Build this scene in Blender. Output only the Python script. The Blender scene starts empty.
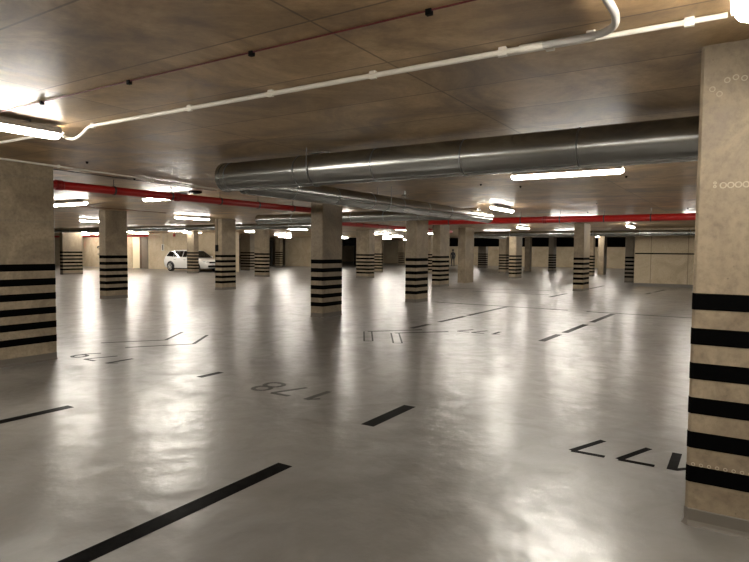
import bpy, bmesh, math, random
from mathutils import Vector, Matrix
random.seed(7)
S = bpy.context.scene
COL = S.collection
PI = math.pi
H = 2.734            # clear height of the garage
EYE = 1.579          # height of the viewpoint

# ------------------------------------------------------------------ materials
def mat(name):
    m = bpy.data.materials.new(name); m.use_nodes = True
    nt = m.node_tree
    return m, nt, nt.nodes['Principled BSDF']

def N(nt, typ, **kw):
    n = nt.nodes.new(typ)
    for k, v in kw.items():
        if k.startswith('i_'):
            n.inputs[k[2:].replace('_', ' ')].default_value = v
        else:
            setattr(n, k, v)
    return n

def ramp(nt, src, stops):
    r = nt.nodes.new('ShaderNodeValToRGB')
    e = r.color_ramp.elements
    while len(e) < len(stops): e.new(0.5)
    for i, (p, c) in enumerate(stops):
        e[i].position = p
        e[i].color = (*c, 1) if len(c) == 3 else c
    nt.links.new(src, r.inputs['Fac'])
    return r.outputs['Color']

def plain(name, col, rough=.5, metal=0., spec=.5):
    m, nt, b = mat(name)
    b.inputs['Base Color'].default_value = (*col, 1)
    b.inputs['Roughness'].default_value = rough
    b.inputs['Metallic'].default_value = metal
    b.inputs['Specular IOR Level'].default_value = spec
    return m

def mix(nt, a, b, f, mode='MIX'):
    n = nt.nodes.new('ShaderNodeMix'); n.data_type = 'RGBA'; n.blend_type = mode
    for s, v in (('A', a), ('B', b)):
        i = [q for q in n.inputs if q.name == s and q.type == 'RGBA'][0]
        if hasattr(v, 'links'): nt.links.new(v, i)
        else: i.default_value = (*v, 1)
    fi = [q for q in n.inputs if q.name == 'Factor' and q.type == 'VALUE'][0]
    if hasattr(f, 'links'): nt.links.new(f, fi)
    else: fi.default_value = f
    return [o for o in n.outputs if o.type == 'RGBA'][0]

def concrete(name, dark, mid, light, scale=1.1, rough=(.55, .8), panels=None, bump=.12, pit=True, grain=1.):
    m, nt, b = mat(name)
    L = nt.links.new
    pos = N(nt, 'ShaderNodeNewGeometry').outputs['Position']
    n1 = N(nt, 'ShaderNodeTexNoise', i_Scale=scale, i_Detail=7., i_Roughness=.66, i_Distortion=1.2)
    L(pos, n1.inputs['Vector'])
    c = ramp(nt, n1.outputs['Fac'], [(.33, dark), (.5, mid), (.67, light)])
    n2 = N(nt, 'ShaderNodeTexNoise', i_Scale=24., i_Detail=5., i_Roughness=.7)
    L(pos, n2.inputs['Vector'])
    sp = ramp(nt, n2.outputs['Fac'], [(.3, (.72, .71, .69)), (.55, (1, 1, 1)), (.8, (1.06, 1.05, 1.03))])
    c = mix(nt, c, sp, grain, 'MULTIPLY')
    hgt = n2.outputs['Fac']
    if pit:
        v = N(nt, 'ShaderNodeTexVoronoi', i_Scale=9.)
        L(pos, v.inputs['Vector'])
        pc = ramp(nt, v.outputs['Distance'], [(.02, (.45, .42, .38)), (.06, (1, 1, 1))])
        c = mix(nt, c, pc, .7, 'MULTIPLY')
    if panels:
        bw, bh, rot, off, msize, var = panels
        mp = N(nt, 'ShaderNodeMapping')
        mp.inputs['Rotation'].default_value = rot
        mp.inputs['Location'].default_value = off
        L(pos, mp.inputs['Vector'])
        br = N(nt, 'ShaderNodeTexBrick', offset=0., squash=1., i_Scale=1.)
        br.inputs['Color1'].default_value = (1, 1, 1, 1)
        br.inputs['Color2'].default_value = (1 - var, 1 - var, 1 - var, 1)
        br.inputs['Mortar'].default_value = (.38, .36, .33, 1)
        br.inputs['Mortar Size'].default_value = msize
        br.inputs['Mortar Smooth'].default_value = .4
        br.inputs['Brick Width'].default_value = bw
        br.inputs['Row Height'].default_value = bh
        L(mp.outputs['Vector'], br.inputs['Vector'])
        c = mix(nt, c, br.outputs['Color'], 1., 'MULTIPLY')
    L(c, b.inputs['Base Color'])
    mr = N(nt, 'ShaderNodeMapRange')
    mr.inputs['To Min'].default_value = rough[0]; mr.inputs['To Max'].default_value = rough[1]
    mr.inputs['From Min'].default_value = .3; mr.inputs['From Max'].default_value = .7
    L(n1.outputs['Fac'], mr.inputs['Value']); L(mr.outputs['Result'], b.inputs['Roughness'])
    bp = N(nt, 'ShaderNodeBump', i_Strength=bump, i_Distance=.01)
    L(hgt, bp.inputs['Height']); L(bp.outputs['Normal'], b.inputs['Normal'])
    return m

def epoxy():
    m, nt, b = mat('grey_epoxy_floor')
    L = nt.links.new
    pos = N(nt, 'ShaderNodeNewGeometry').outputs['Position']
    n1 = N(nt, 'ShaderNodeTexNoise', i_Scale=.55, i_Detail=5., i_Roughness=.55, i_Distortion=.8)
    L(pos, n1.inputs['Vector'])
    c = ramp(nt, n1.outputs['Fac'], [(.3, (.10, .092, .082)), (.5, (.135, .125, .112)), (.7, (.165, .154, .139))])
    L(c, b.inputs['Base Color'])
    mr = N(nt, 'ShaderNodeMapRange')
    mr.inputs['From Min'].default_value = .42; mr.inputs['From Max'].default_value = .72
    mr.inputs['To Min'].default_value = .30; mr.inputs['To Max'].default_value = .5
    n3 = N(nt, 'ShaderNodeTexNoise', i_Scale=2.3, i_Detail=5., i_Roughness=.62, i_Distortion=1.5)
    L(pos, n3.inputs['Vector'])
    L(n3.outputs['Fac'], mr.inputs['Value']); L(mr.outputs['Result'], b.inputs['Roughness'])
    cw = N(nt, 'ShaderNodeMapRange')
    cw.inputs['From Min'].default_value = .40; cw.inputs['From Max'].default_value = .68
    cw.inputs['To Min'].default_value = .38; cw.inputs['To Max'].default_value = .12
    L(n3.outputs['Fac'], cw.inputs['Value']); L(cw.outputs['Result'], b.inputs['Coat Weight'])
    b.inputs['Coat Roughness'].default_value = .21
    b.inputs['Coat IOR'].default_value = 1.6
    b.inputs['Specular IOR Level'].default_value = 1.0
    wav = N(nt, 'ShaderNodeTexNoise', i_Scale=3., i_Detail=4., i_Roughness=.5)
    L(pos, wav.inputs['Vector'])
    grn = N(nt, 'ShaderNodeTexNoise', i_Scale=170., i_Detail=1.)
    L(pos, grn.inputs['Vector'])
    b1 = N(nt, 'ShaderNodeBump', i_Strength=.4, i_Distance=.03)
    L(wav.outputs['Fac'], b1.inputs['Height'])
    b2 = N(nt, 'ShaderNodeBump', i_Strength=.25, i_Distance=.0015)
    L(grn.outputs['Fac'], b2.inputs['Height']); L(b1.outputs['Normal'], b2.inputs['Normal'])
    L(b2.outputs['Normal'], b.inputs['Normal']); L(b2.outputs['Normal'], b.inputs['Coat Normal'])
    return m

def floor_paint():
    m, nt, b = mat('black_floor_paint')
    L = nt.links.new
    pos = N(nt, 'ShaderNodeNewGeometry').outputs['Position']
    n = N(nt, 'ShaderNodeTexNoise', i_Scale=14., i_Detail=4., i_Roughness=.65)
    L(pos, n.inputs['Vector'])
    L(ramp(nt, n.outputs['Fac'], [(.35, (.0015, .0014, .0013)), (.75, (.007, .0065, .006))]), b.inputs['Base Color'])
    b.inputs['Roughness'].default_value = .3
    b.inputs['Specular IOR Level'].default_value = .006
    return m

def metal(name, col, rough):
    m, nt, b = mat(name)
    L = nt.links.new
    pos = N(nt, 'ShaderNodeNewGeometry').outputs['Position']
    n = N(nt, 'ShaderNodeTexNoise', i_Scale=2.2, i_Detail=4., i_Roughness=.6)
    L(pos, n.inputs['Vector'])
    L(ramp(nt, n.outputs['Fac'], [(.3, tuple(v * .82 for v in col)), (.7, col)]), b.inputs['Base Color'])
    b.inputs['Metallic'].default_value = .95
    b.inputs['Roughness'].default_value = rough
    return m

def emit(name, col, st):
    m, nt, b = mat(name)
    b.inputs['Base Color'].default_value = (.9, .9, .88, 1)
    b.inputs['Emission Color'].default_value = (*col, 1)
    b.inputs['Emission Strength'].default_value = st
    return m

LAMP = 18.0
M = dict(
    ceil=concrete('formwork_concrete_ceiling', (.17, .095, .04), (.43, .285, .14), (.68, .485, .275), 1.0, (.33, .5),
                  (2.5, .76, (0, 0, PI / 2), (1.9, -1.62, 0), .009, .30), .02, False, .6),
    column=concrete('column_concrete', (.145, .108, .068), (.20, .155, .10), (.265, .212, .14), 1.6, (.5, .75)),
    wall=concrete('wall_concrete', (.46, .37, .245), (.54, .445, .305), (.60, .51, .37), .9, (.6, .8)),
    dimwall=concrete('dark_and_shaded_concrete', (.13, .105, .08), (.17, .14, .105), (.21, .175, .13), .9, (.6, .8)),  # darker concrete; carries the shade of unlit walls and columns in its colour
    groove=plain('panel_groove', (.24, .19, .125), .8),
    floor=epoxy(),
    plinth=plain('grey_plinth_paint', (.115, .102, .085), .5, spec=.2),
    kerb=plain('kerb_concrete', (.16, .145, .125), .6),
    tape=plain('black_stripe_paint', (.001, .001, .001), .7, spec=.02),
    fpaint=floor_paint(),
    fglare=plain('glare_paled_floor_paint', (.03, .027, .024), .3, spec=.1),  # black paint made paler, floor glare put into the colour
    galv=metal('galvanised_steel', (.42, .43, .415), .25),
    galvdark=metal('galvanised_band', (.30, .305, .30), .3),
    steel=plain('dark_steel', (.10, .10, .10), .4, .8),
    red=plain('red_pipe_paint', (.42, .012, .010), .32),
    redclamp=plain('red_coupling_paint', (.30, .012, .012), .35),
    pvc=plain('white_conduit_pvc', (.72, .68, .60), .4),
    flex=plain('grey_conduit_pvc', (.45, .43, .40), .4),
    black=plain('black_plastic', (.003, .003, .003), .6, spec=.05),
    redcable=plain('red_cable', (.12, .012, .012), .5),
    lamp=emit('lit_diffuser', (1., .94, .84), LAMP),
    body=plain('luminaire_grey_plastic', (.42, .39, .35), .5),
    chalk=plain('chalk_mark', (.33, .285, .21), .8),
    carwhite=plain('white_car_paint', (.80, .79, .76), .18),
    glass=plain('dark_car_glass', (.012, .013, .014), .06),
    rubber=plain('tyre_rubber', (.012, .012, .012), .7),
    alloy=plain('alloy_wheel', (.5, .5, .5), .3, .9),
    headlight=plain('headlight_lens', (.55, .56, .57), .1),
    tail=plain('red_tail_lens', (.35, .01, .01), .2),
    doorcream=plain('cream_door_paint', (.75, .66, .46), .45),
    doorbrown=plain('brown_frame_paint', (.09, .055, .028), .5),
    doorblack=plain('black_frame_paint', (.01, .01, .01), .5),
    bulk=plain('black_shutter_box', (.002, .002, .002), .8, spec=.02),
    whitebox=plain('white_box', (.7, .68, .63), .5),
    sign=emit('lit_sign_face', (1., .97, .85), 6.),
    signtext=plain('sign_faint_print', (.75, .70, .45), .6),
    cloth=plain('dark_clothing', (.012, .012, .014), .8),
    skin=plain('skin', (.45, .28, .2), .6),
    hair=plain('dark_hair', (.02, .015, .012), .7),
)

# ------------------------------------------------------------------ mesh helpers
class MB:
    def __init__(s): s.bm = bmesh.new()
    def box(s, x0, x1, y0, y1, z0, z1):
        v = [s.bm.verts.new((x, y, z)) for z in (z0, z1) for x, y in ((x0, y0), (x1, y0), (x1, y1), (x0, y1))]
        for f in ((3, 2, 1, 0), (4, 5, 6, 7), (0, 1, 5, 4), (1, 2, 6, 5), (2, 3, 7, 6), (3, 0, 4, 7)):
            s.bm.faces.new([v[i] for i in f])
        return s
    def prism(s, poly, z0, z1):
        a = [s.bm.verts.new((x, y, z0)) for x, y in poly]; b = [s.bm.verts.new((x, y, z1)) for x, y in poly]
        n = len(poly)
        s.bm.faces.new(a[::-1]); s.bm.faces.new(b)
        for i in range(n): s.bm.faces.new((a[i], a[(i + 1) % n], b[(i + 1) % n], b[i]))
        return s
    def loft(s, rings, closed=True, caps=True):
        R = [[s.bm.verts.new(p) for p in r] for r in rings]
        n = len(R[0])
        for a, b in zip(R, R[1:]):
            for i in range(n if closed else n - 1):
                s.bm.faces.new((a[i], a[(i + 1) % n], b[(i + 1) % n], b[i]))
        if caps:
            s.bm.faces.new(R[0][::-1]); s.bm.faces.new(R[-1])
        return s
    def tube(s, pts, r, seg=12, caps=True):
        pts = [Vector(p) for p in pts]
        rings = []
        up = Vector((0, 0, 1))
        for i, p in enumerate(pts):
            d = (pts[min(i + 1, len(pts) - 1)] - pts[max(i - 1, 0)]).normalized()
            if abs(d.z) > .98: up2 = Vector((1, 0, 0))
            else: up2 = up
            u = d.cross(up2).normalized(); w = u.cross(d).normalized()
            rr = r[i] if isinstance(r, (list, tuple)) else r
            rings.append([p + (u * math.cos(2 * PI * k / seg) + w * math.sin(2 * PI * k / seg)) * rr for k in range(seg)])
        return s.loft(rings, True, caps)
    def quad(s, *p):
        s.bm.faces.new([s.bm.verts.new(q) for q in p]); return s
    def poly_slab(s, pts, z0=.0006, z1=.0014):
        return s.prism(pts, z0, z1)
    def build(s, name, m, parent=None, smooth=False, loc=None):
        bmesh.ops.recalc_face_normals(s.bm, faces=s.bm.faces)
        me = bpy.data.meshes.new(name); s.bm.to_mesh(me); s.bm.free()
        if smooth:
            me.polygons.foreach_set('use_smooth', [True] * len(me.polygons))
            try: me.set_sharp_from_angle(angle=math.radians(42))
            except Exception: pass
        me.materials.append(M[m] if isinstance(m, str) else m)
        o = bpy.data.objects.new(name, me); COL.objects.link(o)
        if parent: o.parent = parent
        if loc: o.location = loc
        return o

def smooth_path(pts, n=6):
    out = []
    P = [Vector(p) for p in pts]
    for i in range(len(P) - 1):
        p0, p1, p2, p3 = P[max(i - 1, 0)], P[i], P[i + 1], P[min(i + 2, len(P) - 1)]
        for k in range(n):
            t = k / n
            out.append(.5 * ((2 * p1) + (-p0 + p2) * t + (2 * p0 - 5 * p1 + 4 * p2 - p3) * t * t + (-p0 + 3 * p1 - 3 * p2 + p3) * t ** 3))
    out.append(P[-1])
    return out

def thing(name, label, cat, loc=(0, 0, 0), rz=0., group=None):
    o = bpy.data.objects.new(name, None); COL.objects.link(o)
    o.empty_display_size = .2
    o.location = loc; o.rotation_euler = (0, 0, rz)
    o['label'] = label; o['category'] = cat
    if group: o['group'] = group
    return o

def tag(o, label, cat, group=None):
    o['label'] = label; o['category'] = cat
    if group: o['group'] = group
    return o

def struct(o):
    o['kind'] = 'structure'; return o

def dup(root, loc, rz, label, group=None):
    r = root.copy(); COL.objects.link(r); r.location = loc; r.rotation_euler = (0, 0, rz); r['label'] = label
    if group: r['group'] = group
    for ch in list(root.children):
        c = ch.copy(); COL.objects.link(c); c.parent = r
        for g in ch.children:
            d = g.copy(); COL.objects.link(d); d.parent = c
    return r

# ------------------------------------------------------------------ room shell
floor = struct(MB().box(-9, 66, -13, 62, -.2, 0).build('floor', 'floor'))
ceiling = struct(MB().box(-9, 66, -13, 62, H, H + .3).build('ceiling', 'ceil'))
struct(MB().box(-9.3, -9, -13, 62, 0, H).build('wall_behind', 'wall'))
struct(MB().box(-9, 66, -13.3, -13, 0, H).build('wall_near_side', 'wall'))
struct(MB().box(-9, 66, 62, 62.3, 0, H).build('wall_far_side', 'wall'))
struct(MB().box(66, 66.3, -13, 62, 0, H).build('wall_end', 'wall'))
# short wall on the right with a dark line at eye height
wr = struct(MB().box(30.5, 30.9, -12.9, 4.48, 0, H).build('wall_right', 'wall'))
MB().box(30.485, 30.5, -12.9, 4.46, 1.50, 1.56).build('dark_stripe', 'tape', wr)['label'] = 'thin dark line along the wall at eye height'
for yy in (3.76, 2.2, -.4): MB().box(30.49, 30.5, yy - .012, yy + .012, .12, H - .01).build('panel_joint', 'groove', wr)
struct(MB().box(30.15, 30.498, -12.9, 4.48, 0, .12).build('trim_1', 'kerb'))
# back wall on the left, behind the car
wl = struct(MB().box(28.9, 29.3, 40.95, 61.9, 0, H).box(28.9, 29.3, 29.6, 38.9, 0, H).build('wall_left', 'wall'))
struct(MB().box(28.9, 29.3, 38.9, 40.95, 2.52, H).build('wall_left_lintel', 'wall'))
d1 = struct(MB().box(28.97, 29.03, 39.92, 40.93, .01, 2.5).build('door_1', 'doorcream'))
MB().box(28.86, 28.97, 39.72, 39.90, 0, 2.515).build('door_frame', 'doorbrown', d1)
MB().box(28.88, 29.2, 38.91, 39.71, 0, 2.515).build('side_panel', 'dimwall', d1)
# unlit recess, its shade put into the concrete colour, and further walls
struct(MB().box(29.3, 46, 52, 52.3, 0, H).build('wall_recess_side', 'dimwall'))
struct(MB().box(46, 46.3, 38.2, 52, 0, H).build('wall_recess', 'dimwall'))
struct(MB().box(43, 43.4, 33.4, 37.3, 0, H).build('wall_middle', 'wall'))
struct(MB().box(61, 61.4, -12.9, 40, 0, H).build('wall_far', 'wall'))
d2 = struct(MB().box(41.1, 41.16, 37.5, 38.1, .01, 2.3).build('door_2', 'dimwall'))
MB().box(41.0, 41.2, 37.3, 37.48, 0, 2.42).box(41.0, 41.2, 37.48, 38.3, 2.3, 2.42).build('door_frame', 'doorblack', d2)

# ------------------------------------------------------------------ paint on the floor
def seg_poly(a, b, w):
    a, b = Vector(a), Vector(b); d = (b - a).normalized(); n = Vector((-d.y, d.x)) * w / 2
    return [tuple(a - n), tuple(b - n), tuple(b + n), tuple(a + n)]
def line(a, b, w, m='fpaint', name='bay_line', label=None):
    o = MB().poly_slab(seg_poly(a, b, w)).build(name, m, floor)
    if label: o['label'] = label
    return o
line((1.2, 2.80), (3.23, 2.80), .135, label='long black bay line nearest the viewpoint')
line((4.37, 2.825), (5.17, 2.825), .135, label='short black dash ahead of the nearest bay line')
line((1.6, 5.65), (3.26, 5.62), .12, label='black bay line entering at the left edge')
line((4.88, 5.62), (5.24, 5.62), .10, label='small black dash in the second bay line')
line((1.2, .03), (3.2, .03), .135)
for a, b in (((10.4, 5.68), (11.2, 5.68)), ((11.7, 5.68), (13.1, 5.68)), ((13.3, 5.68), (16.1, 5.68)),
             ((10.25, 2.98), (11.3, 2.95)), ((11.6, 2.92), (13.2, 2.88)), ((13.7, 2.86), (15.9, 2.80)),
             ((24.3, 3.13), (25.2, 3.05)), ((25.6, 3.0), (27.6, 2.82)), ((20.5, 5.7), (22.6, 5.65)), ((26, 5.6), (29, 5.55))):
    line(a, b, .13)
line((16.1, .3), (16.1, 3.5), .12, name='end_line'); line((16.15, 4.0), (16.2, 8.0), .12, name='end_line')
line((21.5, 6.0), (21.5, 9.0), .12, name='end_line'); line((23.9, 6.6), (22.6, 10.6), .12, name='end_line')

def chevron(a, c, b, w, m='fglare'):
    mb = MB().poly_slab(seg_poly(a, c, w)).poly_slab(seg_poly(c, b, w), .0007, .0016)
    return mb.build('direction_chevron', m, floor)
chevron((5.75, 9.0), (6.57, 8.40), (7.38, 8.95), .06, 'fpaint')
chevron((5.70, 8.27), (6.56, 7.68), (7.38, 8.27), .06, 'fpaint')
def worn_chevron(a, c, b):
    # first arm worn down to its outline, second arm still dark
    a, c = Vector(a), Vector(c); d = (c - a).normalized(); n = Vector((-d.y, d.x)) * .075
    mb = MB()
    for k in (-1, 1): mb.poly_slab(seg_poly(a + n * k, c + n * k, .028))
    mb.poly_slab(seg_poly(a - n, a + n, .03), .0007, .0016)
    mb.poly_slab(seg_poly(c, b, .085), .0008, .0017)
    mb.build('direction_chevron', 'fpaint', floor)['label'] = 'direction chevron with one arm worn to its outline'
worn_chevron((8.5, 5.48), (9.5, 6.14), (10.35, 5.40))
worn_chevron((8.6, 4.95), (9.62, 5.60), (10.4, 4.85))

# digits: local u runs along +Y (reading direction), v runs along -X (up)
def stroke(mb, pts, w, X0, Y0, k):
    # pts in digit space (u 0..1, v 0..1.7)
    for i, (a, b) in enumerate(zip(pts, pts[1:])):
        pa = (X0 - a[1] * k, Y0 + a[0] * k); pb = (X0 - b[1] * k, Y0 + b[0] * k)
        mb.poly_slab(seg_poly(pa, pb, w), .0006 + .00012 * i, .0013 + .00012 * i)
def digit(mb, ch, X0, Y0, k=.25, w=.055):
    if ch == '7': stroke(mb, [(0, 1.62), (1.0, 1.62), (.35, 0)], w, X0, Y0, k)
    elif ch == '1': stroke(mb, [(.05, 1.25), (.42, 1.62)], w * .8, X0, Y0, k); stroke(mb, [(.5, 1.68), (.5, 0)], w * 1.25, X0, Y0, k)
    elif ch in '89':
        def oval(cv, rv, ru):
            return [(.5 + ru * math.cos(t), cv + rv * math.sin(t)) for t in [2 * PI * i / 16 for i in range(17)]]
        stroke(mb, oval(1.24, .40, .40), w, X0, Y0, k)
        if ch == '8': stroke(mb, oval(.42, .42, .46), w, X0, Y0, k)
        else: stroke(mb, [(.9, 1.24), (.8, .6), (.35, 0)], w, X0, Y0, k)
    elif ch == '6': 
        stroke(mb, [(.7, 1.65), (.2, .9), (.1, .45)], w, X0, Y0, k)
        stroke(mb, [(.5 + .4 * math.cos(t), .42 + .42 * math.sin(t)) for t in [2 * PI * i / 16 for i in range(17)]], w, X0, Y0, k)
def number(text, X0, Y0, step, label, m='fpaint', k=.25):
    mb = MB()
    for i, ch in enumerate(text): digit(mb, ch, X0, Y0 + (step[i] if isinstance(step, (list, tuple)) else step * i), k)
    o = mb.build('bay_number', m, floor); o['label'] = label
number('177', 5.12, .30, (-.03, .21, .56), 'black bay number 177 beside the near right column')
number('178', 5.20, 3.74, .36, 'bay number 178 on the floor in the middle, paled for glare', 'fglare')  # paler paint stands in for glare over the digits
number('179', 5.18, 7.22, .40, 'black bay number 179 beside the left column')
number('177', 10.98, 3.88, .30, 'black bay number on the far side of the driving lane')

# ------------------------------------------------------------------ columns
def chamfer_rect(x0, x1, y0, y1, c):
    return [(x0 + c, y0), (x1 - c, y0), (x1, y0 + c), (x1, y1 - c), (x1 - c, y1), (x0 + c, y1), (x0, y1 - c), (x0, y0 + c)]
GRP = 'concrete garage columns'
def column(x0, y0, b, a, label, striped=True, near=False, dark=False, plinth=True):
    r = thing('concrete_column', label, 'column', (x0 + b / 2, y0 + a / 2, 0), 0, GRP)
    c = .016
    hx, hy = b / 2, a / 2
    m = 'dimwall' if dark else 'column'  # dark: shade of unlit spots put into the shaft colour
    MB().prism(chamfer_rect(-hx, hx, -hy, hy, c), 0, H).build('shaft', m, r)
    if plinth:
        e = .004; rings = []
        for z, q in ((.0, .018), (.012, .010), (.03, e), (.095, e), (.10, .001)):
            rings.append([(x, y, z) for x, y in chamfer_rect(-hx - q, hx + q, -hy - q, hy + q, c + q)])
        MB().loft(rings).build('painted_plinth', 'plinth', r)
    if striped:
        for k in range(6):
            z1 = 1.35 - .2 * k; q = .0025
            MB().prism(chamfer_rect(-hx - q, hx + q, -hy - q, hy + q, c), z1 - .094, z1).build('black_stripe', 'tape', r)
    return r
cR = column(3.80, -.135, .77, .38, 'large concrete column with black stripes at the right edge, nearest to the viewpoint')
cL = column(3.805, 8.20, .77, .38, 'wide striped concrete column at the left edge of the photo')
column(10.82, 8.25, .78, .36, 'striped concrete column in the middle, under the smaller duct')
column(15.58, 8.36, .80, .37, 'striped concrete column just right of and behind the middle one')
column(10.79, 16.57, .76, .34, 'striped concrete column standing left of the white car')
cD = column(15.81, 16.89, .74, .38, 'striped concrete column with a hanging cable, hiding the nose of the white car')
column(24.32, 5.46, 1.10, .39, 'striped concrete column standing alone right of centre, below the red pipe')
column(33.1, 11.2, 1.05, .44, 'striped concrete column just right of the plain one, beneath a bright luminaire')
column(23.09, 11.22, .97, .38, 'striped concrete column immediately left of the plain column')
column(26.78, 11.64, 1.1, .39, 'plain concrete column without stripes, right of the striped middle pair', False, plinth=False)
column(24.88, 23.12, .42, .80, 'striped concrete column right of the cable column, in the left half')
column(27.6, 17.8, .58, .88, 'broad striped concrete column between the two middle columns')
column(35.5, 21.85, .24, .8, 'narrow striped column half hidden behind the broad one')
column(53.6, 30.3, .3, .62, 'small distant striped column against the far beige wall')
column(35.9, 18.15, .6, .6, 'striped column peeking out left of the striped column by the plain one')
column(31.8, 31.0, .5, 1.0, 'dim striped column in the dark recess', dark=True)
column(41.0, 36.2, .4, .62, 'small striped column beside the black door frame')
column(19.1, 33.5, 1.23, .30, 'striped concrete column just right of the wide left one, before the back wall')
column(25.8, 30.1, .39, .70, 'striped column standing in front of the middle of the white car')
column(41.2, 14.7, .8, .55, 'striped column tucked behind the left of the bright-lit striped one')
column(43.0, 8.28, .97, .40, 'plain pale column lit from above, right of the lone striped one', False, plinth=False)
column(46.07, 14.48, .52, .42, 'slim plain pale column at the edge of the black shutter', False, plinth=False)
column(39.6, 8.28, .5, .40, 'striped column peeking out behind the lone right one')
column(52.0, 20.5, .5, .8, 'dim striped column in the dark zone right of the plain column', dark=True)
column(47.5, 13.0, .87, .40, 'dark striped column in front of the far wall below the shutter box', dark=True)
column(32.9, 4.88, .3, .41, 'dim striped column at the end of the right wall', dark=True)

# cast-in ring marks from the formwork, and chalk rings
def ring(mb, c, r, w, axis):
    n = 16; R = []
    for rr, e in ((r - w, 0), (r, .0015), (r + w, 0)):
        for_ = []
        for k in range(n):
            t = 2 * PI * k / n; p, q = rr * math.cos(t), rr * math.sin(t)
            for_.append((c[0] - e - .0006, c[1] + p, c[2] + q) if axis == 'x' else (c[0] + p, c[1] - e - .0006, c[2] + q))
        R.append(for_)
    mb.loft(R, True, False)
mb = MB()
for z in (1.10, .36):
    for k in range(9): ring(mb, (-.385, .155 - .04 * k, z), .0085, .0022, 'x')
for y, z in ((.13, 2.49), (.095, 2.46), (.06, 2.53), (.02, 2.54), (-.02, 2.53)): ring(mb, (-.385, y, z), .013, .003, 'x')
mb.build('formwork_rings', 'chalk', cR)['label'] = 'rows of small cast ring marks'
mb = MB()
for k in range(4): ring(mb, (-.385, .06 - .036 * k, 1.955), .0145, .0035, 'x')
ring(mb, (-.385, .10, 1.95), .006, .003, 'x'); ring(mb, (-.385, .10, 1.97), .006, .003, 'x')
mb.build('chalk_rings', 'chalk', cR)['label'] = 'row of pale ring marks above eye level'
mb = MB()
for z in (2.52, 1.93, 1.10, .36):
    for k in range(17): ring(mb, (-.36 + .042 * k, -.19, z), .0125, .003, 'y')
mb.build('formwork_rings', 'dimwall', cL)

# cable and socket on the column that hides the car
MB().tube([(-.375, .05, H - .01), (-.375, .05, 1.72)], .014, 8).build('drop_cable', 'black', cD)
MB().box(-.43, -.371, -.01, .11, 1.48, 1.73).build('socket_box', 'black', cD)

# ------------------------------------------------------------------ luminaires
def luminaire_proto():
    r = thing('tube_luminaire', 'x', 'ceiling light', (0, 0, H), 0)
    Lh = .73
    # housing: shallow tray under the slab
    prof = [(-.046, -.004), (.046, -.004), (.068, -.03), (.070, -.068), (-.070, -.068), (-.068, -.03)]
    MB().loft([[(x, y, z) for y, z in prof] for x in (-Lh, Lh)]).build('housing', 'body', r)
    # diffuser: rounded trough with rounded ends
    rings = []
    for x, k in ((-Lh - .012, .55), (-Lh + .004, .85), (-Lh + .03, 1.), (Lh - .03, 1.), (Lh - .004, .85), (Lh + .012, .55)):
        rg = []
        for i in range(17):
            t = PI - .05 + (PI + .1) * i / 16
            rg.append((x, .057 * k * math.cos(t), -.066 + .054 * k * math.sin(t)))
        rings.append(rg)
    MB().loft(rings).build('diffuser', 'lamp', r, True)
    for sx in (-1, 1):
        MB().box(sx * .45 - .012, sx * .45 + .012, -.05, .05, -.045, .02).build('mounting_clip', 'steel', r)
    return r
rows = [
    ('x', 2.4, 'bay row beside the viewpoint', [(.02, None), (5.53, None), (11.0, None), (-5.5, None), (16.5, None)]),  # the negative entry is out of view, added for illumination
    ('y', 8.15, 'first lane row, beyond the big duct', [(2.1, None), (10.35, None), (14.0, None), (18, None), (-2., None), (-6., None), (22., None)]),
    ('x', 14.0, 'second bay row', [(16.4, None), (22, None), (27.5, None), (-.2, None)]),
    ('x', 14.3, 'duct end', [(5.22, None)]),
    ('x', 15.0, 'spot behind the middle column', [(10.9, None)]),
    ('y', 20.2, 'second lane row, behind the red pipes', [(.9, None), (4.9, None), (9, None), (14.9, None), (21, None), (25, None), (29, None), (33, None), (-3, None), (37, None)]),
    ('x', 26.0, 'third bay row', [(4, None), (8.5, None), (14.7, None), (25, None), (30.5, None), (36, None), (42, None)]),
    ('x', 23.7, 'stretch before the beige wall', [(19.7, None)]),
    ('y', 32.0, 'third lane row', [(8, None), (12, None), (16, None), (20, None), (24, None), (28, None), (33.5, None)]),
    ('x', 38.0, 'fourth bay row', [(10.8, None), (16.4, None), (22, None), (27.5, None), (33, None), (7, None)]),
    ('y', 42.2, 'last lane row', [(9.2, None), (30.2, None), (26., None)]),
    ('y', 50.0, 'light row before the far wall', [(27.5, None)]),
    ('y', 27.7, 'pair before the cream door', [(40.6, None), (45.5, None)]),
    ('y', 23.2, 'short row before the back wall', [(33.5, None), (38.5, None), (44, None), (28.5, None)]),
    ('y', 54.5, 'added unseen row beyond the shutter boxes', [(3, None), (7, None), (11, None), (15, None), (19, None), (23, None), (27.5, None)]),  # unseen tubes added to brighten the far zone
    ('y', -3.0, 'added lane row behind the viewpoint', [(-6, None), (-2, None), (2.1, None), (6.1, None), (10.2, None)]),  # out of view, added for illumination
]
SPECIAL = {
    (2.4, 5.53): 'large bright tube luminaire on the ceiling at the left edge, nearest of all',
    (2.4, .02): 'bright luminaire end at the top right corner above the near column',
    (8.15, 2.1): 'bright tube luminaire below the big grey duct near the right column',
    (8.15, 14.0): 'lit tube luminaire beside the edge of the wide left column',
    (8.15, 10.35): 'lit tube luminaire just under the red pipe on the left',
    (14.3, 5.22): 'lit tube luminaire at the open end of the smaller duct',
    (26.0, 4): 'small lit luminaire above the dim column by the right wall',
    (14.0, 16.4): 'lit tube luminaire left of the column with the hanging cable',
    (23.7, 19.7): 'lit tube luminaire left of the middle column, in front of the beige wall',
    (15.0, 10.9): 'lit tube luminaire peeping out right of the top of the middle column',
    (42.2, 9.2): 'luminaire shining on top of the plain pale column on the right',
}
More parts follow.
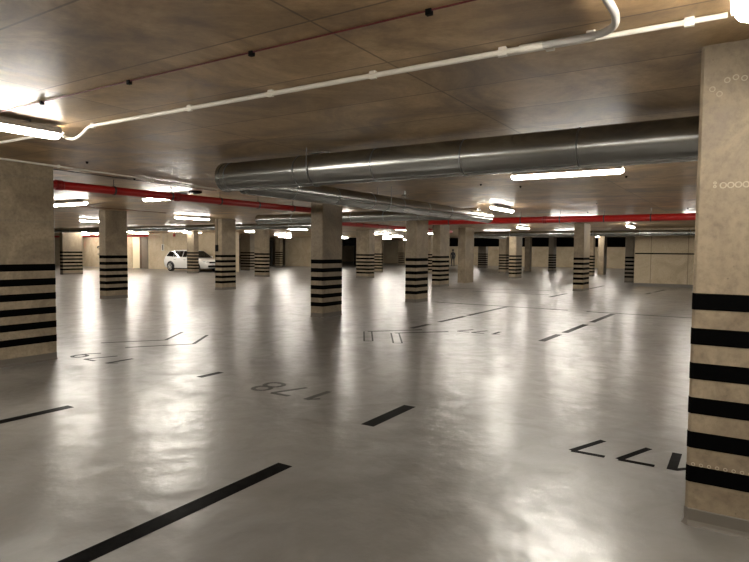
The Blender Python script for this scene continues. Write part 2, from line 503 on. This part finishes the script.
ORD = ['first', 'second', 'third', 'fourth', 'fifth', 'sixth', 'seventh', 'eighth', 'ninth', 'tenth', 'eleventh', 'twelfth']
proto = None
for d, X, desc, ys in rows:
    order = sorted([y for y, _ in ys])
    for y, _ in ys:
        lab = SPECIAL.get((X, y)) or 'lit tube luminaire, %s from the right in the %s' % (ORD[order.index(y)], desc)
        rz = 0 if d == 'x' else PI / 2
        if proto is None:
            proto = luminaire_proto(); o = proto
            o.location = (X, y, H - .02); o.rotation_euler = (0, 0, rz); o['label'] = lab; o['group'] = 'tube luminaires on the ceiling'
        else:
            o = dup(proto, (X, y, H - .02), rz, lab, 'tube luminaires on the ceiling')

# ------------------------------------------------------------------ ventilation ducts
def duct(name_label, axis, c0, c1, fixed, z, r, seams, cap0=True, cap1=True, brackets=(), seam_lip=True):
    """axis 'y': runs along Y from c0 to c1 at X=fixed; origin at c0."""
    t = thing('ventilation_duct', name_label, 'duct', (fixed, c0, z) if axis == 'y' else (c0, fixed, z), PI / 2 if axis == 'y' else 0)
    L = c1 - c0
    MB().tube([(0, 0, 0), (L, 0, 0)], r, 40).build('duct_pipe', 'galv', t, True)
    if seam_lip:
        for ang in (-62, 200):
            a = math.radians(ang); y, zz = (r + .002) * math.cos(a), (r + .002) * math.sin(a)
            MB().tube([(.01, y, zz), (L - .01, y, zz)], .006, 6).build('seam_fold', 'galvdark', t, True)
    for s in seams:
        if 0 < s - c0 < L:
            x = s - c0
            MB().tube([(x - .008, 0, 0), (x - .006, 0, 0), (x + .006, 0, 0), (x + .008, 0, 0)], [r, r + .003, r + .003, r], 40).build('joint_band', 'galvdark', t, True)
    for on, x in ((cap0, 0), (cap1, L)):
        if on:
            MB().tube([(x - .03, 0, 0), (x - .026, 0, 0), (x + .026, 0, 0), (x + .03, 0, 0)], [r - .01, r + .007, r + .007, r - .01], 40).build('end_cap', 'galv', t, True)
    for s in brackets:
        x = s - c0
        w = MB()
        for sy in (-1, 1):
            w.tube([(x, sy * (r + .012), H - z - .002), (x, sy * (r + .012), 0)], .005, 6)
        pts = [(x, (r + .012) * math.cos(a), (r + .008) * math.sin(a)) for a in [PI + PI * i / 14 for i in range(15)]]
        w.tube(pts, .007, 6)
        w.build('hanger_strap', 'galvdark', t, True)
    return t
duct('big round grey ventilation duct crossing the upper right below the ceiling', 'y', -6., 5.72, 5.45, 2.505, .18,
     [-1.9, .2, 1.27, 2.37, 3.4, 4.47, 5.6], brackets=(1.3 - 1.0, 4.25))
duct('smaller round grey duct running away from the end of the big duct', 'x', 5.60, 14.15, 5.55, 2.43, .135,
     [6.5, 7.55, 8.6, 9.65, 10.7, 11.75, 12.8], False, True, brackets=(9.1,))
duct('grey duct passing behind the middle column, crossing at the duct end', 'y', 5.76, 13.25, 14.0, 2.53, .150, [7.4, 8.5, 9.6, 10.7, 11.8])
duct('long grey duct at the back left, above the left columns', 'y', 12.9, 36., 17.6, 2.50, .12, [15, 18, 21, 24, 27, 30, 33])
duct('long grey duct at the back right, below the red pipe and above the right wall', 'y', -6., 12.2, 28.6, 2.45, .13, [-2, 0, 2, 4, 6, 8, 10])
duct('distant grey duct with a bright end beside the striped lit column', 'x', 28.8, 34.1, 12.3, 2.44, .13, [30, 31.5, 33], False, True)

# ------------------------------------------------------------------ red sprinkler pipes
def red_pipe(label, axis, c0, c1, fixed, z, r, clamps, couplings, flip=False):
    t = thing('sprinkler_pipe', label, 'pipe', (fixed, c0, z) if axis == 'y' else (c0, fixed, z), PI / 2 if axis == 'y' else 0, 'red sprinkler pipes')
    L = c1 - c0
    MB().tube([(0, 0, 0), (L, 0, 0)], r, 20).build('pipe_run', 'red', t, True)
    for s in clamps:
        x = s - c0
        c = MB().tube([(x - .018, 0, 0), (x - .014, 0, 0), (x + .014, 0, 0), (x + .018, 0, 0)], [r, r + .009, r + .009, r], 20).build('pipe_clamp', 'steel', t, True)
        MB().tube([(x, 0, r), (x, 0, H - z - .002)], .006, 8).build('hanger_rod', 'steel', c)
    for s in couplings:
        x = s - c0
        MB().tube([(x - .06, 0, 0), (x - .05, 0, 0), (x - .012, 0, 0), (x - .008, 0, 0), (x + .008, 0, 0), (x + .012, 0, 0), (x + .05, 0, 0), (x + .06, 0, 0)],
                  [r, r + .012, r + .012, r + .004, r + .004, r + .012, r + .012, r], 20).build('grooved_coupling', 'redclamp', t, True)
    return t
red_pipe('red pipe crossing the left half below the ceiling, from the wide left column', 'x', 4.3, 11.9, 9.05, 2.545, .068,
         [6.06, 7.23, 8.43, 9.53, 10.7], [5.12, 7.36])
red_pipe('long straight red pipe crossing the right half above the columns', 'y', -5., 9.2, 16.7, 2.485, .092,
         [-1.2, 2.09, 3.24, 4.41, 5.53, 7.8], [4.83, .9])
red_pipe('orange-lit red pipe seen between the two middle columns', 'x', 18.7, 30., 13.9, 2.64, .085, [21, 23, 25], [22.2, 27.3])
red_pipe('dark red pipe along the back wall at the far left', 'y', 37.2, 58., 27.6, 2.50, .08, [39, 41.2, 44, 47, 50], [37.4, 38.3, 40.2])

# ------------------------------------------------------------------ conduits and cables under the ceiling
def clip(parent, x, y, z):
    MB().box(x - .012, x + .012, y - .022, y + .022, z - .022, H - .001).build('conduit_clip', 'pvc', parent)
t = thing('ceiling_conduit', 'long white conduit along the ceiling from the left luminaire towards the upper right', 'conduit', (3.24, 0, 0))
MB().tube(smooth_path([(-.085, 5.50, 2.66), (.0, 5.60, 2.645), (.06, 5.55, 2.635), (.03, 5.36, 2.66), (.0, 5.2, 2.702), (0, 5.0, 2.708)]), .015, 12).build('cable_loop', 'pvc', t, True)
MB().tube([(0, 5.02, 2.708), (0, .98, 2.704)], .017, 14).build('conduit_run', 'pvc', t, True)
MB().tube([(0, 1.10, 2.704), (0, .97, 2.704)], .022, 14).build('coupler', 'pvc', t, True)
MB().tube(smooth_path([(0, 1.0, 2.704), (-.012, .80, 2.70), (-.045, .66, 2.695), (-.13, .585, 2.69), (-.25, .555, 2.69), (-.38, .55, 2.69), (-.8, .56, 2.69), (-1.6, .56, 2.69)]), .019, 14).build('bent_conduit', 'flex', t, True)
for y in (5.14, 3.82, 2.95, 2.07, 1.2, .72): clip(t, 0, y, 2.706)
t = thing('ceiling_conduit', 'white conduit leading to the luminaire at the top right corner', 'conduit', (3.305, 0, 0))
MB().tube([(0, 1.25, 2.713), (0, .11, 2.713)], .014, 12).build('conduit_run', 'pvc', t, True)
clip(t, 0, .27, 2.712); clip(t, 0, .95, 2.712)
t = thing('ceiling_conduit', 'white conduit coming in at the left edge behind the nearest luminaire', 'conduit', (3.26, 0, 0))
MB().tube([(0, 5.75, 2.712), (0, 7.9, 2.712)], .016, 12).build('conduit_run', 'pvc', t, True)
clip(t, 0, 6.95, 2.712); clip(t, 0, 6.1, 2.712)
t = thing('ceiling_conduit', 'thin white conduit crossing the top of the wide left column', 'conduit', (3, 8.1, 0))
MB().tube([(-1., -.10, 2.712), (1.58, .06, 2.712), (2.5, .15, 2.712), (4.9, .42, 2.712)], .013, 10).build('conduit_run', 'pvc', t, True)
for x, y in ((1.62, .065), (3.3, .24), (4.3, .355)): clip(t, x, y, 2.712)
t = thing('ceiling_cable', 'thin red cable with black clips along the ceiling at the top left', 'cable', (2.56, 0, 0))
MB().tube([(0, 6.2, 2.728), (0, -3, 2.728)], .0045, 6).build('cable_run', 'redcable', t, True)
for y in (4.74, 3.63, 2.48, 1.32, .17, -1.0):
    MB().box(-.013, .013, y - .015, y + .015, 2.706, H - .001).build('cable_clip', 'black', t)
tag(MB().tube([(9.44, 15.65, 2.726), (12.5, 15.9, 2.726)], .007, 6).build('ceiling_cable', 'redcable'), 'thin dark red cable on the ceiling above the column left of the car', 'cable')
tag(MB().tube([(9.0, 13.82, 2.726), (9.35, 15.2, 2.726)], .007, 6).build('ceiling_cable', 'steel'), 'thin grey cable on the ceiling beside the lit luminaire at the left column', 'cable')
tag(MB().tube([(4.8, 8.62, 2.726), (6.58, 8.78, 2.726), (8.2, 8.9, 2.726)], .006, 6).build('ceiling_cable', 'steel'), 'thin grey cable on the ceiling above the left red pipe', 'cable')
for x, y in ((4.64, 7.51), (6.14, 8.60), (9.57, 3.89), (9.59, 1.56), (14.52, 2.99), (17.67, 3.88), (6.9, 4.0), (17.14, 1.28), (10.2, 3.4)):
    o = MB().tube([(0, 0, 0), (0, 0, -.014), (0, 0, -.03)], [.018, .018, .008], 10).build('ceiling_anchor', 'black', None, True, (x, y, H))
    tag(o, 'small black anchor plug in the bare concrete ceiling', 'anchor', 'black ceiling anchors')
t = thing('motion_detector', 'flat black round sensor on the ceiling above the left red pipe', 'sensor', (8.1, 9.40, H))
MB().tube([(0, 0, 0), (0, 0, -.03), (0, 0, -.045)], [.13, .13, .09], 24).build('sensor_base', 'black', t, True)
MB().tube([(0, 0, -.045), (0, 0, -.06)], [.05, .03], 16).build('sensor_lens', 'steel', t, True)

# mounting scraps seen over the ducts
t = thing('duct_bracket', 'shiny twisted metal bracket on top of the big duct', 'bracket', (5.53, 4.28, 2.704))
MB().box(-.02, .02, -.13, .13, .012, .02).box(-.012, .012, -.02, .02, .02, H - 2.704).build('bracket_rail', 'galv', t)
MB().tube(smooth_path([(0, -.15, .006), (.02, -.06, .018), (-.01, .05, .006), (.0, .16, .018)]), .007, 6).build('twisted_tie', 'galv', t, True)

t = thing('duct_bracket', 'small shiny metal bracket above the smaller duct', 'bracket', (10.0, 5.63, 2.60))
MB().box(-.10, .10, -.02, .02, .0, .02).box(-.015, .015, -.015, .015, .02, H - 2.60).build('bracket_rail', 'galv', t)
MB().tube(smooth_path([(-.12, 0, .03), (-.04, .02, .05), (.04, -.02, .025), (.13, 0, .055)]), .009, 6).build('twisted_tie', 'galv', t, True)
# ------------------------------------------------------------------ black shutter boxes at the back
def shutter(label, x, y0, y1, z0):
    t = thing('shutter_box', label, 'shutter', (x, (y0 + y1) / 2, z0), 0, 'black shutter boxes')
    h = (y1 - y0) / 2
    MB().box(0, .45, -h, h, 0, H - z0 - .001).build('casing', 'bulk', t)
    MB().box(.1, .2, -h + .1, h - .1, -.10, -.001).build('curtain_edge', 'bulk', t)
    for sy in (-1, 1):
        MB().box(.08, .3, sy * (h - .12) - .12, sy * (h - .12) + .12, -z0, -.001).build('guide_rail', 'bulk', t)
    return t
shutter('long black roller shutter box at the back right of centre', 48.3, 4.9, 23.3, 2.08)
shutter('short black roller shutter box behind the middle columns', 45.2, 30.6, 33.3, 2.08)

# ------------------------------------------------------------------ illuminated sign, small wall things
t = thing('hanging_sign', 'small lit white sign hanging between the two middle columns', 'sign', (35, 21.1, 2.32))
MB().box(0, .08, -.34, .34, 0, .27).build('sign_case', 'whitebox', t)
MB().box(-.004, 0, -.32, .32, .02, .25).build('sign_face', 'sign', t)
for sy in (-1, 1): MB().tube([(.04, sy * .25, .27), (.04, sy * .25, H - 2.321)], .01, 6).build('hanger_rod', 'steel', t)
t = thing('wall_box', 'small white control box on the back wall left of the car', 'control box', (28.9, 37.1, 1.4))
MB().box(-.12, 0, -.09, .09, 0, .5).build('case', 'whitebox', t)
MB().box(-.13, -.12, -.09, -.02, .05, .45).build('dark_panel', 'black', t)
MB().tube([(-.03, 0, .5), (-.03, 0, H - 1.401)], .02, 6).build('cable_duct', 'body', t)
t = thing('wall_hook', 'dark hook-shaped pipe on the beige wall between the two left columns', 'pipe', (28.9, 45.2, 1.15))
MB().tube(smooth_path([(-.06, .22, .42), (-.06, .1, .55), (-.06, -.08, .52), (-.06, -.12, .3), (-.06, -.10, -.05), (-.06, .15, -.08)]), .045, 8).build('bent_pipe', 'steel', t, True)
MB().box(-.06, 0, -.05, .05, .3, .38).build('wall_plate', 'steel', t)
t = thing('hanging_sounder', 'small dark red sounder hanging above the white car', 'sounder', (28.2, 35.0, 2.55))
MB().tube([(0, 0, -.12), (0, 0, -.1), (0, 0, .06), (0, 0, .1)], [.05, .09, .09, .05], 16).build('horn', 'redclamp', t, True)
MB().tube([(0, 0, .1), (0, 0, H - 2.55)], .03, 8).build('stem', 'redclamp', t)
t = thing('ramp_rail', 'dark sloping handrail in the dim recess behind the cable column', 'handrail', (38., 40., 0))
MB().tube([(-1.5, 1.6, 1.35), (0, -.2, 1.0), (1.5, -2.2, .75)], .09, 8).build('rail', 'black', t, True)
for x, y, z in ((-1.4, 1.48, 1.32), (0, -.2, 1.), (1.4, -2.07, .76)): MB().tube([(x, y, 0), (x, y, z)], .06, 8).build('post', 'black', t)

# ------------------------------------------------------------------ white estate car (local +x is forward)
car = thing('car', 'white estate car parked by the back wall, partly behind a striped column', 'car', (27.83, 32.55, 0), -PI / 2)
def lerp(a, b, t): return a + (b - a) * t
st = [  # x, sill z, belt z, half width at sill, half width mid, half width belt
    (-2.16, .42, .70, .62, .70, .66), (-2.12, .30, .92, .72, .80, .74), (-1.95, .24, .96, .80, .87, .80), (-1.3, .2, .965, .82, .89, .83),
    (-.4, .2, .95, .82, .89, .835), (.4, .2, .94, .82, .89, .835), (.95, .2, .945, .82, .89, .82), (1.4, .21, .89, .82, .88, .78),
    (1.8, .23, .82, .78, .86, .72), (2.03, .26, .74, .70, .80, .64), (2.14, .32, .62, .58, .68, .52)]
rings = []
for x, zs, zb, ws, wm, wb in st:
    zm = lerp(zs, zb, .55)
    half = [(ws * .9, zs), (ws, zs + .05), (wm, zm), (wm * .99, lerp(zm, zb, .6)), (wb, zb - .02), (wb * .5, zb + .025)]
    rings.append([(x, -y, z) for y, z in half] + [(x, y, z) for y, z in half[::-1]])
MB().loft(rings).build('body_shell', 'carwhite', car, True)
gh = []
prof = [(-2.04, .95, -1.93, 1.05), (-1.80, .96, -1.72, 1.40), (-1.2, .955, -1.15, 1.475), (-.4, .95, -.4, 1.50), (.2, .94, .10, 1.475), (.62, .94, .38, 1.40), (1.10, .93, .95, 1.02)]
rings = []
for xb, zb, xt, zt in prof:
    k = (zt - 1.0) / .5
    wt = lerp(.78, .57, max(0, k))
    rings.append([(xb, -.815, zb - .04), (lerp(xb, xt, .9), -wt - .02, lerp(zb, zt, .92)), (xt, -wt * .8, zt), (xt, 0, zt + .015), (xt, wt * .8, zt), (lerp(xb, xt, .9), wt + .02, lerp(zb, zt, .92)), (xb, .815, zb - .04)])
MB().loft(rings, False, False).build('roof_cabin', 'carwhite', car, True)
def side_glass(xs):
    for sy in (-1, 1):
        pts = [(x, sy * (lerp(.815, .59, max(0, (z - .92) / .55)) + .022), z) for x, z in xs]
        q = MB(); q.bm.faces.new([q.bm.verts.new(p) for p in pts])
        r = bmesh.ops.solidify(q.bm, geom=q.bm.faces[:], thickness=.012)
        q.build('side_window', 'glass', car)
side_glass([(-1.86, 1.04), (-1.13, 1.01), (-1.13, 1.40), (-1.66, 1.37)])
side_glass([(-1.07, 1.01), (-.20, 1.0), (-.20, 1.42), (-1.07, 1.41)])
side_glass([(-.14, 1.0), (.86, .99), (.42, 1.33), (.15, 1.41), (-.14, 1.42)])
def slab(name, m, pts, th=.015, parent=None):
    q = MB(); q.bm.faces.new([q.bm.verts.new(p) for p in pts])
    bmesh.ops.solidify(q.bm, geom=q.bm.faces[:], thickness=th)
    return q.build(name, m, parent or car)
slab('windscreen', 'glass', [(1.12, -.70, .975), (1.12, .70, .975), (.44, .53, 1.425), (.44, -.53, 1.425)])
slab('rear_window', 'glass', [(-1.99, -.66, 1.03), (-1.99, .66, 1.03), (-1.79, .55, 1.37), (-1.79, -.55, 1.37)])
for sy in (-1, 1):
    slab('headlight', 'headlight', [(2.05, sy * .80, .62), (2.145, sy * .45, .60), (2.10, sy * .45, .72), (1.86, sy * .85, .76)], .03)
    slab('tail_light', 'tail', [(-2.13, sy * .55, .80), (-1.96, sy * .885, .80), (-1.95, sy * .84, .95), (-2.11, sy * .6, .95)], .03)
    MB().box(.62, .80, sy * 1.0 - .09, sy * 1.0 + .09, .95, 1.09).build('door_mirror', 'carwhite', car)
    for x in (-.85, .15): MB().box(x - .1, x + .1, sy * .895 - .012, sy * .895 + .012, .80, .825).build('door_handle', 'steel', car)
    MB().box(-.95, .95, sy * .84 - .03, sy * .84 + .03, .17, .24).build('sill_trim', 'black', car)
MB().box(2.09, 2.165, -.46, .46, .60, .70).build('grille', 'black', car)
MB().box(2.10, 2.185, -.58, .58, .34, .46).build('lower_intake', 'black', car)
MB().box(2.165, 2.195, -.26, .26, .49, .58).build('number_plate', 'whitebox', car)
for x in (-1.32, 1.28):
    for sy in (-1, 1):
        w = MB(); rg = []
        for yy, rr in ((-.10, .29), (-.08, .32), (.08, .32), (.10, .29)):
            rg.append([(x + rr * math.cos(2 * PI * k / 24), sy * .82 + yy, .32 + rr * math.sin(2 * PI * k / 24)) for k in range(24)])
        wh = w.loft(rg).build('wheel', 'rubber', car, True)
        hb = MB()
        for k in range(5):
            a = 2 * PI * k / 5 + .3
            c, s = math.cos(a), math.sin(a)
            hb.tube([(x, sy * .925, .32), (x + .20 * c, sy * .925, .32 + .20 * s)], .035, 6)
        hb.tube([(x + .20 * math.cos(2 * PI * k / 20), sy * .925, .32 + .20 * math.sin(2 * PI * k / 20)) for k in range(21)], .02, 6, False)
        hb.build('rim', 'alloy', wh, True)
        ar = MB(); ar.tube([(x + .36 * math.cos(PI * k / 14), sy * .875, .32 + .36 * math.sin(PI * k / 14)) for k in range(15)], .035, 6)
        ar.build('wheel_arch', 'black', car, True)

# ------------------------------------------------------------------ distant person
def person(loc, rz):
    r = thing('person', 'person in dark clothes standing far off between the striped and the plain column', 'person', loc, rz)
    V = [(0, 0, .92), (0, 0, 1.12), (0, .01, 1.34), (0, 0, 1.45), (0, -.015, 1.53), (0, -.03, 1.64),
         (.17, .01, 1.36), (.23, .02, 1.10), (.22, -.10, .90), (.21, -.15, .80),
         (-.17, .01, 1.36), (-.23, .02, 1.10), (-.22, -.10, .90), (-.21, -.15, .80),
         (.10, 0, .86), (.11, -.06, .48), (.11, .02, .08), (.11, -.13, .035),
         (-.10, 0, .86), (-.10, .05, .48), (-.10, .16, .08), (-.10, .02, .035)]
    Ed = [(0, 1), (1, 2), (2, 3), (3, 4), (4, 5), (2, 6), (6, 7), (7, 8), (8, 9), (2, 10), (10, 11), (11, 12), (12, 13),
          (0, 14), (14, 15), (15, 16), (16, 17), (0, 18), (18, 19), (19, 20), (20, 21)]
    Rd = [.15, .13, .15, .06, .055, .105, .065, .048, .036, .03, .065, .048, .036, .03, .095, .062, .042, .035, .095, .062, .042, .035]
    me = bpy.data.meshes.new('body'); me.from_pydata(V, Ed, [])
    o = bpy.data.objects.new('body', me); COL.objects.link(o); o.parent = r
    sk = o.modifiers.new('Skin', 'SKIN')
    for i, q in enumerate(Rd): me.skin_vertices[0].data[i].radius = (q, q)
    me.skin_vertices[0].data[0].use_root = True
    o.modifiers.new('Sub', 'SUBSURF').render_levels = 2
    me.materials.append(M['cloth'])
    rg = []
    for k, (z, q) in enumerate(((1.60, .108), (1.66, .118), (1.72, .105), (1.76, .06))):
        rg.append([(q * math.cos(2 * PI * i / 14), q * math.sin(2 * PI * i / 14) - .01, z) for i in range(14)])
    MB().loft(rg).build('hair', 'hair', r, True)
    return r
person((55, 25.25, 0), 2.2)

# ------------------------------------------------------------------ camera
f, yaw, pitch, roll = 585.47, .563102, .0525595, .00858893
fw = Vector((math.cos(yaw) * math.cos(pitch), math.sin(yaw) * math.cos(pitch), -math.sin(pitch)))
rt = Vector((math.sin(yaw), -math.cos(yaw), 0)); up = rt.cross(fw)
rt2 = rt * math.cos(roll) + up * math.sin(roll); up2 = -rt * math.sin(roll) + up * math.cos(roll)
cam = bpy.data.cameras.new('camera'); co = bpy.data.objects.new('camera', cam); COL.objects.link(co)
mw = Matrix((rt2, up2, -fw)).transposed().to_4x4(); mw.translation = (0, 0, EYE)
co.matrix_world = mw
cam.sensor_fit = 'HORIZONTAL'; cam.sensor_width = 36; cam.lens = f / 749 * 36
cam.clip_start = .05; cam.clip_end = 200
S.camera = co

w = bpy.data.worlds.new('world'); S.world = w; w.use_nodes = True
w.node_tree.nodes['Background'].inputs['Color'].default_value = (0, 0, 0, 1)
vs = S.view_settings
vs.view_transform = 'Standard'; vs.look = 'None'; vs.gamma = 1; vs.use_curve_mapping = False
vs.exposure = 2.7
S.cycles.use_denoising = True
S.cycles.max_bounces = 8; S.cycles.diffuse_bounces = 5; S.cycles.glossy_bounces = 4
S.cycles.sample_clamp_indirect = 6.0
